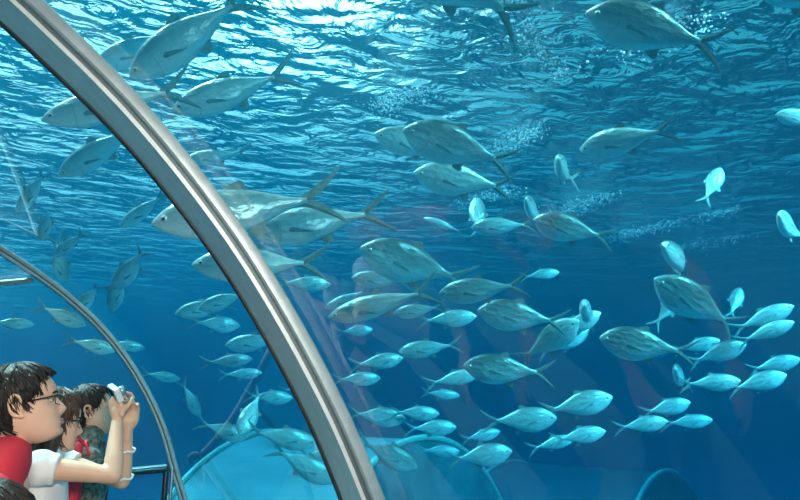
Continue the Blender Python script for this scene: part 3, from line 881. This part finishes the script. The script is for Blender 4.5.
def hand_geo(wrist, D, N, S, curls, thumb, sc=1.0):
    D, N, S = D.normalized(), N.normalized(), S.normalized(); gs = []
    B = Matrix((S, N, D)).transposed()
    gs.append(ellipsoid_geo(wrist + D * .050 * sc, (.040 * sc, .016 * sc, .054 * sc), B))
    gs.append(ellipsoid_geo(wrist + D * .030 * sc + S * .020 * sc + N * .006, (.018 * sc, .016 * sc, .030 * sc), B))
    gs.append(tube_geo([wrist - D * .03, wrist + D * .03], [(.026 * sc, .020 * sc)] * 2))
    for i, (o_, ln) in enumerate(((.030, .92), (.010, 1.0), (-.010, .94), (-.029, .76))):
        p = wrist + D * (.082 - .004 * abs(i - 1)) * sc + S * o_ * sc; pts = [p - D * .02 * sc, p]; a = 0
        for seg, cu in zip((.042, .027, .021), curls[i] if isinstance(curls[0], (tuple, list)) else curls):
            a += cu; d = D * math.cos(R(a)) + N * math.sin(R(a)) + S * (o_ * 1.2); p = p + d * seg * ln * sc; pts.append(p)
        gs.append(tube_geo(pts, [.0095 * sc, .0092 * sc, .0085 * sc, .0078 * sc, .0066 * sc], 10))
    p = wrist + D * .030 * sc + S * .030 * sc; q = p + (D * thumb[0] + S * thumb[1] + N * thumb[2]).normalized() * .034 * sc
    r = q + (D * (thumb[0] + .5) + S * (thumb[1] - .4) + N * (thumb[2] + .2)).normalized() * .028 * sc
    gs.append(tube_geo([p - D * .01, p, q, r], [.013 * sc, .012 * sc, .0100 * sc, .0080 * sc], 10))
    return gs
def arm_geo(S, E_, W_, k=1.0, up=1.0):
    S, E_, W_ = Vector(S), Vector(E_), Vector(W_)
    return [tube_geo([S, S.lerp(E_, .35), S.lerp(E_, .8), E_], [.047 * k * up, .045 * k * up, .037 * k, .037 * k], 14),
            tube_geo([E_, E_.lerp(W_, .25), E_.lerp(W_, .6), W_], [.037 * k, .040 * k, .032 * k, .023 * k], 14)]
def eye_parts(M, parent, inv):
    for sd in (-1, 1):
        for nm, dx, r, mt in (('eye', -.002, (.0085, .012, .0055), 'eyewhite'), ('iris', .0030, (.0045, .0050, .0048), 'pupil')):
            v, f = ellipsoid_geo(M @ Vector((.0665 + dx, sd * .031, -.003)), r, M.to_3x3())
            mesh_obj(nm, [inv @ x for x in v], f, MT[mt], parent)
        pts = [inv @ (M @ (head_r(.57 + .012 * math.sin(t * 3.1), sd * (.20 + .36 * t)) + Vector((.0015, 0, 0)))) for t in (0, .25, .5, .75, 1)]
        tube('eyebrow', pts, [.0022, .0034, .0034, .003, .0015], MT['hair_black'], parent, n=6)
    for z, h in ((.222, .0038), (.186, .0045)):
        pts = [inv @ (M @ (head_r(z, a) + Vector((-.0005, 0, 0)))) for a in (-.30, -.15, 0, .15, .30)]
        tube('lips', pts, [.0015, h * .8, h, h * .8, .0015], MT['lip'], parent, n=8)
def legs_clothes(root, inv, pel, mat, facing, h=1.0):
    gs = []; rt = facing.cross(Vector((0, 0, 1)))
    for sd in (-1, 1):
        hip = pel + rt * sd * .085; foot = Vector((pel.x, pel.y, .09)) + rt * sd * .10
        kn = hip.lerp(foot, .48) + facing * .02
        gs.append(tube_geo([hip, hip.lerp(kn, .5), kn, kn.lerp(foot, .5), foot], [.088, .080, .062, .055, .050], 14))
        sh = [tube_geo([Vector((foot.x, foot.y, .045)) - facing * .05, Vector((foot.x, foot.y, .045)) + facing * .08, Vector((foot.x, foot.y, .036)) + facing * .15], [(.040, .045), (.045, .038), (.038, .028)], 12)]
        V, Fc = join_geo(sh); V = [Vector((v.x, v.y, max(v.z, .002))) for v in V]
        mesh_obj('shoe', [inv @ v for v in V], Fc, MT['shoe'], root)
    gs.append(tube_geo([pel - Vector((0, 0, .07)), pel + Vector((0, 0, .10))], [(.165, .115), (.145, .105)], 18))
    organic('trousers', gs, .009, mat, root, 4, inv)
    return gs

def torso_geo(nb, pel, grow=0.0, w=1.0):
    """neck base to pelvis"""
    P = [pel.lerp(nb, t) for t in (0, .25, .5, .72, .86, .955)]
    rr = [(.155, .110), (.138, .100), (.155, .112), (.178, .118), (.180, .100), (.120, .070)]
    return tube_geo(P, [(a * w + grow, b * w + grow) for a, b in rr], 22)

def person(label, head, pitch, yaw, nb, pel, shirt, trousers, arms, hairmat, hairline, thick, woman=False, glasses=False, scale=1.0, roll=0, nlocks=160, eyes=True, sleeve=.5, seed=1, neck_trim=None):
    """facing +x turned by yaw; arms: list of (shoulder, elbow, wrist, hand spec or None)"""
    base = Vector((pel.x, pel.y, 0)); root = empty('person', base); tag(root, label, 'person')
    inv = Matrix.Translation(-base)
    Rm = Matrix.Rotation(R(yaw), 4, 'Z') @ Matrix.Rotation(R(-pitch), 4, 'Y') @ Matrix.Rotation(R(roll), 4, 'X')
    M = Matrix.Translation(head) @ Rm @ Matrix.Scale(scale, 4)
    face = Vector((math.cos(R(yaw)), math.sin(R(yaw)), 0))
    gs = [tf(head_geo(woman), M)]
    for sd in (-1, 1):
        for g in ear_geo(sd): gs.append(tf(g, M))
    skull = M @ Vector((-.030, 0, -.045)); k = .88 if woman else 1.0
    gs.append(tube_geo([skull, skull.lerp(nb, .5), nb, nb - Vector((0, 0, .06))], [.054 * k, .052 * k, .060 * k, .075 * k], 18))
    gs.append(torso_geo(nb, pel, -.012, .9 if woman else 1))
    rt = face.cross(Vector((0, 0, 1)))
    for sd in (-1, 1):
        hip = pel + rt * sd * .085; foot = Vector((pel.x, pel.y, .08)) + rt * sd * .10
        gs.append(tube_geo([hip, hip.lerp(foot, .48) + face * .02, foot], [.075, .048, .035], 12))
        gs.append(tube_geo([foot - Vector((0, 0, .035)), foot - Vector((0, 0, .035)) + face * .10], [.03, .026], 10))
    gs.append(tube_geo([pel - Vector((0, 0, .05)), pel + Vector((0, 0, .1))], [(.14, .095), (.13, .09)], 16))
    sl = []
    for (S, E2, W_, hand) in arms:
        ak = .80 if woman else .95
        gs += arm_geo(S, E2, W_, ak)
        gs.append(ellipsoid_geo(S, (.055, .055, .055)))
        if hand: gs += hand_geo(W_, *hand, sc=.90 if woman else .98)
        q = S.lerp(E2, sleeve)
        sl.append(tube_geo([S + (S - E2).normalized() * -.005, S.lerp(E2, sleeve * .5), q], [.070 * ak + .004, .066 * ak, .064 * ak], 16, False))
        sl.append(ellipsoid_geo(S, (.062, .062, .060)))
    organic('body', gs, .0042, MT['skin'], root, 3, inv)
    organic('shirt', [torso_geo(nb, pel, 0.004, .9 if woman else 1)] + sl, .0065, MT[shirt], root, 4, inv)
    if neck_trim:
        ax = (skull - nb).normalized(); c_ = nb + ax * .016; u_ = face - ax * face.dot(ax); u_.normalize(); v_ = ax.cross(u_)
        pts = [inv @ (c_ + u_ * .064 * math.cos(a) + v_ * .064 * math.sin(a)) for a in [2 * math.pi * i / 24 for i in range(25)]]
        tube('collar', pts, [.006] * 25, MT[neck_trim], root, n=8)
    legs_clothes(root, inv, pel, MT[trousers], face)
    if eyes: eye_parts(M, root, inv)
    hair_ = hair_shell('hair', M, MT[hairmat], root, inv, hairline, thick, seed, woman)
    lk = locks('hair_locks', M, MT[hairmat], hair_, inv, hairline, thick, nlocks, seed, .06, woman)
    if glasses:
        g = []
        for sd in (-1, 1):
            top = [M @ Vector((.088 - .010 * (abs(t) ** 2), sd * (.032 + .024 * t), .006 + .002 * (1 - t * t))) for t in (-1, -.5, 0, .5, 1)]
            lo = [M @ Vector((.087 - .010 * (t * t), sd * (.032 + .022 * t), -.020 + .006 * t * t)) for t in (-1, -.5, 0, .5, 1)]
            g.append(tube_geo(top, [.0022] * 5, 8)); g.append(tube_geo(lo, [.0009] * 5, 6))
            for e_ in (0, 4): g.append(tube_geo([top[e_], lo[e_]], [.0012, .001], 6))
            g.append(tube_geo([top[4], M @ Vector((.066, sd * .074, .007)), M @ Vector((-.008, sd * .081, .006)), M @ Vector((-.022, sd * .080, -.012))], [.0022, .0020, .0020, .0016], 8))
        g.append(tube_geo([M @ Vector((.088, -.010, .004)), M @ Vector((.095, 0, .002)), M @ Vector((.088, .010, .004))], [.0012] * 3, 6))
        V, Fc = join_geo(g); o = mesh_obj('glasses', [inv @ v for v in V], Fc, MT['frame'], root)
    return root, M, inv
V3 = Vector
short_line = [(0, .80), (25, .80), (50, .74), (65, .60), (80, .52), (92, .40), (100, .44), (112, .30), (130, .16), (180, .12)]
# man in red
mh = at_y(25, 405, 2.15); mn = at_y(2, 466, 2.15); mp_ = V3((mn.x - .16, 2.15, .93))
mn = V3((mn.x, 2.15, mn.z))
person('man in a red shirt and dark rimmed glasses gazing upwards at the left edge', mh, 14, 0, mn, mp_, 'red', 'denim',
       [(mn + V3((-.01, -.19, -.055)), mn + V3((-.02, -.24, -.34)), mn + V3((.16, -.22, -.50)), (V3((1, .2, -.1)), V3((0, 0, -1)), V3((0, 1, 0)), (25, 30, 25), (.6, .8, .3))),
        (mn + V3((-.01, .19, -.055)), mn + V3((-.02, .24, -.34)), mn + V3((.16, .22, -.50)), (V3((1, -.2, -.1)), V3((0, 0, -1)), V3((0, -1, 0)), (25, 30, 25), (.6, .8, .3)))],
       'hair_black', short_line, .013, glasses=True, seed=2.2, neck_trim='cream', nlocks=520)
# woman with raised arms
wh = at_y(56, 421, 2.69); wn_ = at_y(44, 459, 2.69); wp = V3((wn_.x - .05, 2.69, .90))
woman_line = [(0, .86), (20, .82), (40, .70), (60, .50), (75, .30), (90, .10), (180, .02)]
ns, ne, nw = at_y(40, 468, 2.51), at_y(113, 475, 2.47), at_y(117, 420, 2.57)
fs_, fe, fw_ = at_y(60, 462, 2.87), at_y(122, 481, 2.79), at_y(128, 430, 2.73)
lens_dir = V3((.86, .10, .48))
wr, wM, winv = person('woman with long dark brown hair and white sleeves holding up a compact camera', wh, -4, 0, wn_, wp, 'white', 'denim',
       [(ns, ne, nw, (V3((-.16, .10, 1)), V3((.75, .65, .0)), V3((.55, -.75, .15)), (48, 55, 40), (.7, .9, .5))),
        (fs_, fe, fw_, (V3((.02, -.18, 1)), V3((-.2, -.9, .1)), V3((-.95, .2, 0)), (30, 50, 40), (.8, .7, .4)))],
       'hair_brown', woman_line, .015, woman=True, glasses=True, seed=5.1, scale=.95, sleeve=.24, nlocks=520)
# long hair falling behind the shoulder, a child of the person's root
gs = []; rnd = random.Random(8)
for i in range(7):
    a = -1.0 + 2.0 * i / 6
    top = wM @ V3((-.045 - .035 * (1 - a * a), .062 * a, .02)); mid = wM @ V3((-.070 - .03 * (1 - a * a), .078 * a, -.11)); bot = V3((wn_.x - .085, 2.69 + .085 * a, wn_.z - .14))
    gs.append(tube_geo([top, mid, bot, bot - V3((.0, 0, .10))], [.028, .032, .030, .012], 10))
for sd in (-1, 1):
    gs.append(tube_geo([wM @ V3((.015, sd * .070, .045)), wM @ V3((.010, sd * .086, -.03)), wM @ V3((-.005, sd * .090, -.12)), V3((wn_.x + .00, 2.69 + sd * .10, wn_.z - .12))], [.018, .026, .028, .014], 10))
lh = organic('long_hair', gs, .005, MT['hair_brown'], wr, 5, winv)
sg = []
for i in range(90):
    sd = -1 if i % 3 else 1; u = rnd.random(); x0 = .045 - .12 * u
    pts = [wM @ V3((x0 - .01, sd * (.066 + .012 * math.sin(u * 3)), .06 - .03 * rnd.random())), wM @ V3((x0 - .018, sd * (.098 - .010 * abs(u - .5)), -.03)),
           wM @ V3((x0 - .040, sd * (.108 - .02 * u), -.11)), V3((wn_.x + x0 - .045, 2.69 + sd * (.120 - .03 * u), wn_.z - .10 - .08 * rnd.random()))]
    sg.append(tube_geo(spline(pts, 3), [.0028 * (1 - .06 * j) for j in range(10)], 5, False))
V, Fc = join_geo(sg); mesh_obj('hair_strands', [winv @ v for v in V], Fc, MT['hair_brown'], lh)
for t, r_ in ((.62, .033), (.10, .037)):
    p = fe.lerp(fw_, t); ax = (fw_ - fe).normalized(); s1 = ax.orthogonal().normalized(); s2 = ax.cross(s1)
    pts = [winv @ (p + (s1 * math.cos(a) + s2 * math.sin(a)) * r_ + ax * .004 * math.sin(a * 5)) for a in [2 * math.pi * i / 20 for i in range(21)]]
    b = tube('bracelet', pts, [.0045] * 21, MT['white'], wr, n=6)
# compact camera in her hands
cc = at_y(115.5, 393, 2.57); cm = empty('compact_camera', cc); tag(cm, 'small silver compact camera held up in the hands of the woman', 'camera')
zz = lens_dir.normalized(); xx = V3((.48, -.86, -.04)); xx = (xx - zz * xx.dot(zz)).normalized(); yy = zz.cross(xx)
RB = Matrix((xx, yy, zz)).transposed()
box('camera_body', (0, 0, 0), (.096, .054, .022), MT['camera'], cm, RB, .005)
box('top_trim', RB @ V3((0, .024, 0)), (.090, .006, .018), MT['cameragrey'], cm, RB, .002)
tube('lens', [RB @ V3((.012, 0, .010)), RB @ V3((.012, 0, .030))], [.020, .018], MT['cameragrey'], cm, n=20, caps=False)
tube('lens_glass', [RB @ V3((.012, 0, .028)), RB @ V3((.012, 0, .032))], [.012, .012], MT['lens_glass'], cm, n=16, caps=False)
box('screen', RB @ V3((0, -.002, -.0115)), (.062, .042, .002), MT['lens_glass'], cm, RB, .001)
box('shutter_button', RB @ V3((-.03, .029, 0)), (.010, .005, .010), MT['camera'], cm, RB, .002)
# third man
th_ = at_y(92, 411, 3.3); tn = at_y(88, 446, 3.28); tn = V3((tn.x, 3.28, tn.z)); tp = V3((tn.x - .06, 3.28, .93))
person('man with short black hair and grey camouflage print shirt behind the raised arms', th_, 14, 0, tn, tp, 'greyprint', 'denim',
       [(tn + V3((0, -.19, -.05)), tn + V3((.03, -.23, -.33)), tn + V3((.24, -.20, -.40)), (V3((1, .2, 0)), V3((0, 0, -1)), V3((0, 1, 0)), (25, 30, 25), (.6, .8, .3))),
        (tn + V3((0, .19, -.05)), tn + V3((.03, .23, -.33)), tn + V3((.24, .20, -.40)), (V3((1, -.2, 0)), V3((0, 0, -1)), V3((0, -1, 0)), (25, 30, 25), (.6, .8, .3)))],
       'hair_black', short_line, .013, seed=7.7, nlocks=400, sleeve=.7)
# red bag between the woman and the third man
rb = at_y(74, 468, 3.0); rbo = empty('red_bag', rb); tag(rbo, 'red bag hanging on the shoulder of the man in the print shirt', 'bag')
organic('pouch', [tube_geo([V3((0, 0, -.17)), V3((0, 0, -.05)), V3((-.005, 0, .07))], [(.040, .036), (.042, .038), (.036, .030)], 16)], .006, MT['redbag'], rbo, 5)
tube('strap', spline([V3((-.03, .0, .06)), V3((-.01, .02, .12)), tn + V3((.0, -.10, .0)) - rb, V3((.03, .02, .10)), V3((.05, 0, .05))], 5), [(.008, .003)] * 21, MT['redbag'], rbo, n=8)
# shorter person whose hair shows at the bottom left corner
kh = at_y(-22, 548, 1.45); kn_ = V3((kh.x - .03, 1.45, kh.z - .16)); kp = V3((kn_.x - .02, 1.45, .78))
person('short person with tousled dark hair in the bottom left corner', kh, 4, 10, kn_, kp, 'bluegrey', 'denim',
       [(kn_ + V3((0, -.17, -.05)), kn_ + V3((.0, -.20, -.28)), kn_ + V3((.10, -.19, -.46)), (V3((.3, 0, -1)), V3((0, .8, 0)), V3((1, 0, .2)), (20, 25, 20), (.8, .5, .2))),
        (kn_ + V3((0, .17, -.05)), kn_ + V3((.0, .20, -.28)), kn_ + V3((.10, .19, -.46)), (V3((.3, 0, -1)), V3((0, -.8, 0)), V3((1, 0, .2)), (20, 25, 20), (.8, .5, .2)))],
       'hair_black', short_line, .015, seed=3.3, nlocks=600, scale=.97)

# ------------------------------------------------------------------ streaks of air bubbles under the water surface
MT['bubble'] = principled('bubble_white', (0.95, 0.96, 0.96), 0.15)
ico = bmesh.new(); bmesh.ops.create_icosphere(ico, subdivisions=1, radius=1); IV = [v.co.copy() for v in ico.verts]; IF = [tuple(v.index for v in f.verts) for f in ico.faces]; ico.free()
rnd = random.Random(11)
def bubbles(x0, y0, x1, y1, spread, n, label, depth=0.12):
    def hit(px, py):
        r = ray(px, py); return EYE + r * ((SURF_Z - depth - EYE.z) / r.z)
    V, Fc = [], []; c = hit((x0 + x1) / 2, (y0 + y1) / 2)
    for _ in range(int(n * 1.7)):
        t = rnd.random(); g = rnd.gauss(0, spread) * (1.1 - .6 * t)
        p = hit(x0 + (x1 - x0) * t + rnd.gauss(0, spread * 1.3), y0 + (y1 - y0) * t + g * .5); p.z = SURF_Z - 0.04 - abs(rnd.gauss(0, .07))
        r_ = rnd.uniform(.004, .011) * (1.6 if rnd.random() < .12 else 1)
        b = len(V); V += [p - c + v * r_ for v in IV]; Fc += [tuple(i + b for i in f) for f in IF]
    o = mesh_obj('air_bubbles', V, Fc, MT['bubble'], recalc=False); o.location = c
    tag(o, label, 'bubbles', kind='stuff')
bubbles(552, 216, 612, 196, 6, 330, 'white streak of air bubbles over the dark grey fish in the upper centre')
bubbles(612, 240, 655, 228, 3.5, 260, 'bright head of the long bubble streak at right of the upper centre')
bubbles(655, 228, 740, 210, 1.5, 200, 'thin tail of the long bubble streak pointing to the right edge')
bubbles(668, 252, 745, 238, 5, 170, 'loose air bubbles below the long bubble streak')
bubbles(490, 155, 535, 132, 6, 200, 'air bubbles above the tail of the large upper central fish')
bubbles(455, 205, 520, 190, 5, 160, 'air bubbles around the narrow end-on fish')
bubbles(625, 58, 710, 20, 12, 150, 'scattered bubbles around the large fish near the top right')
bubbles(520, 30, 565, 80, 9, 110, 'scattered bubbles in the top centre right of the hanging tail')
bubbles(375, 110, 425, 92, 6, 220, 'bright bubble patch in the upper middle of the picture')
bubbles(450, 4, 545, 2, 5, 150, 'bubbles along the top edge beside the hanging tail')
bubbles(425, 285, 480, 276, 4, 160, 'bubbles behind the tail of the dark backed central fish')
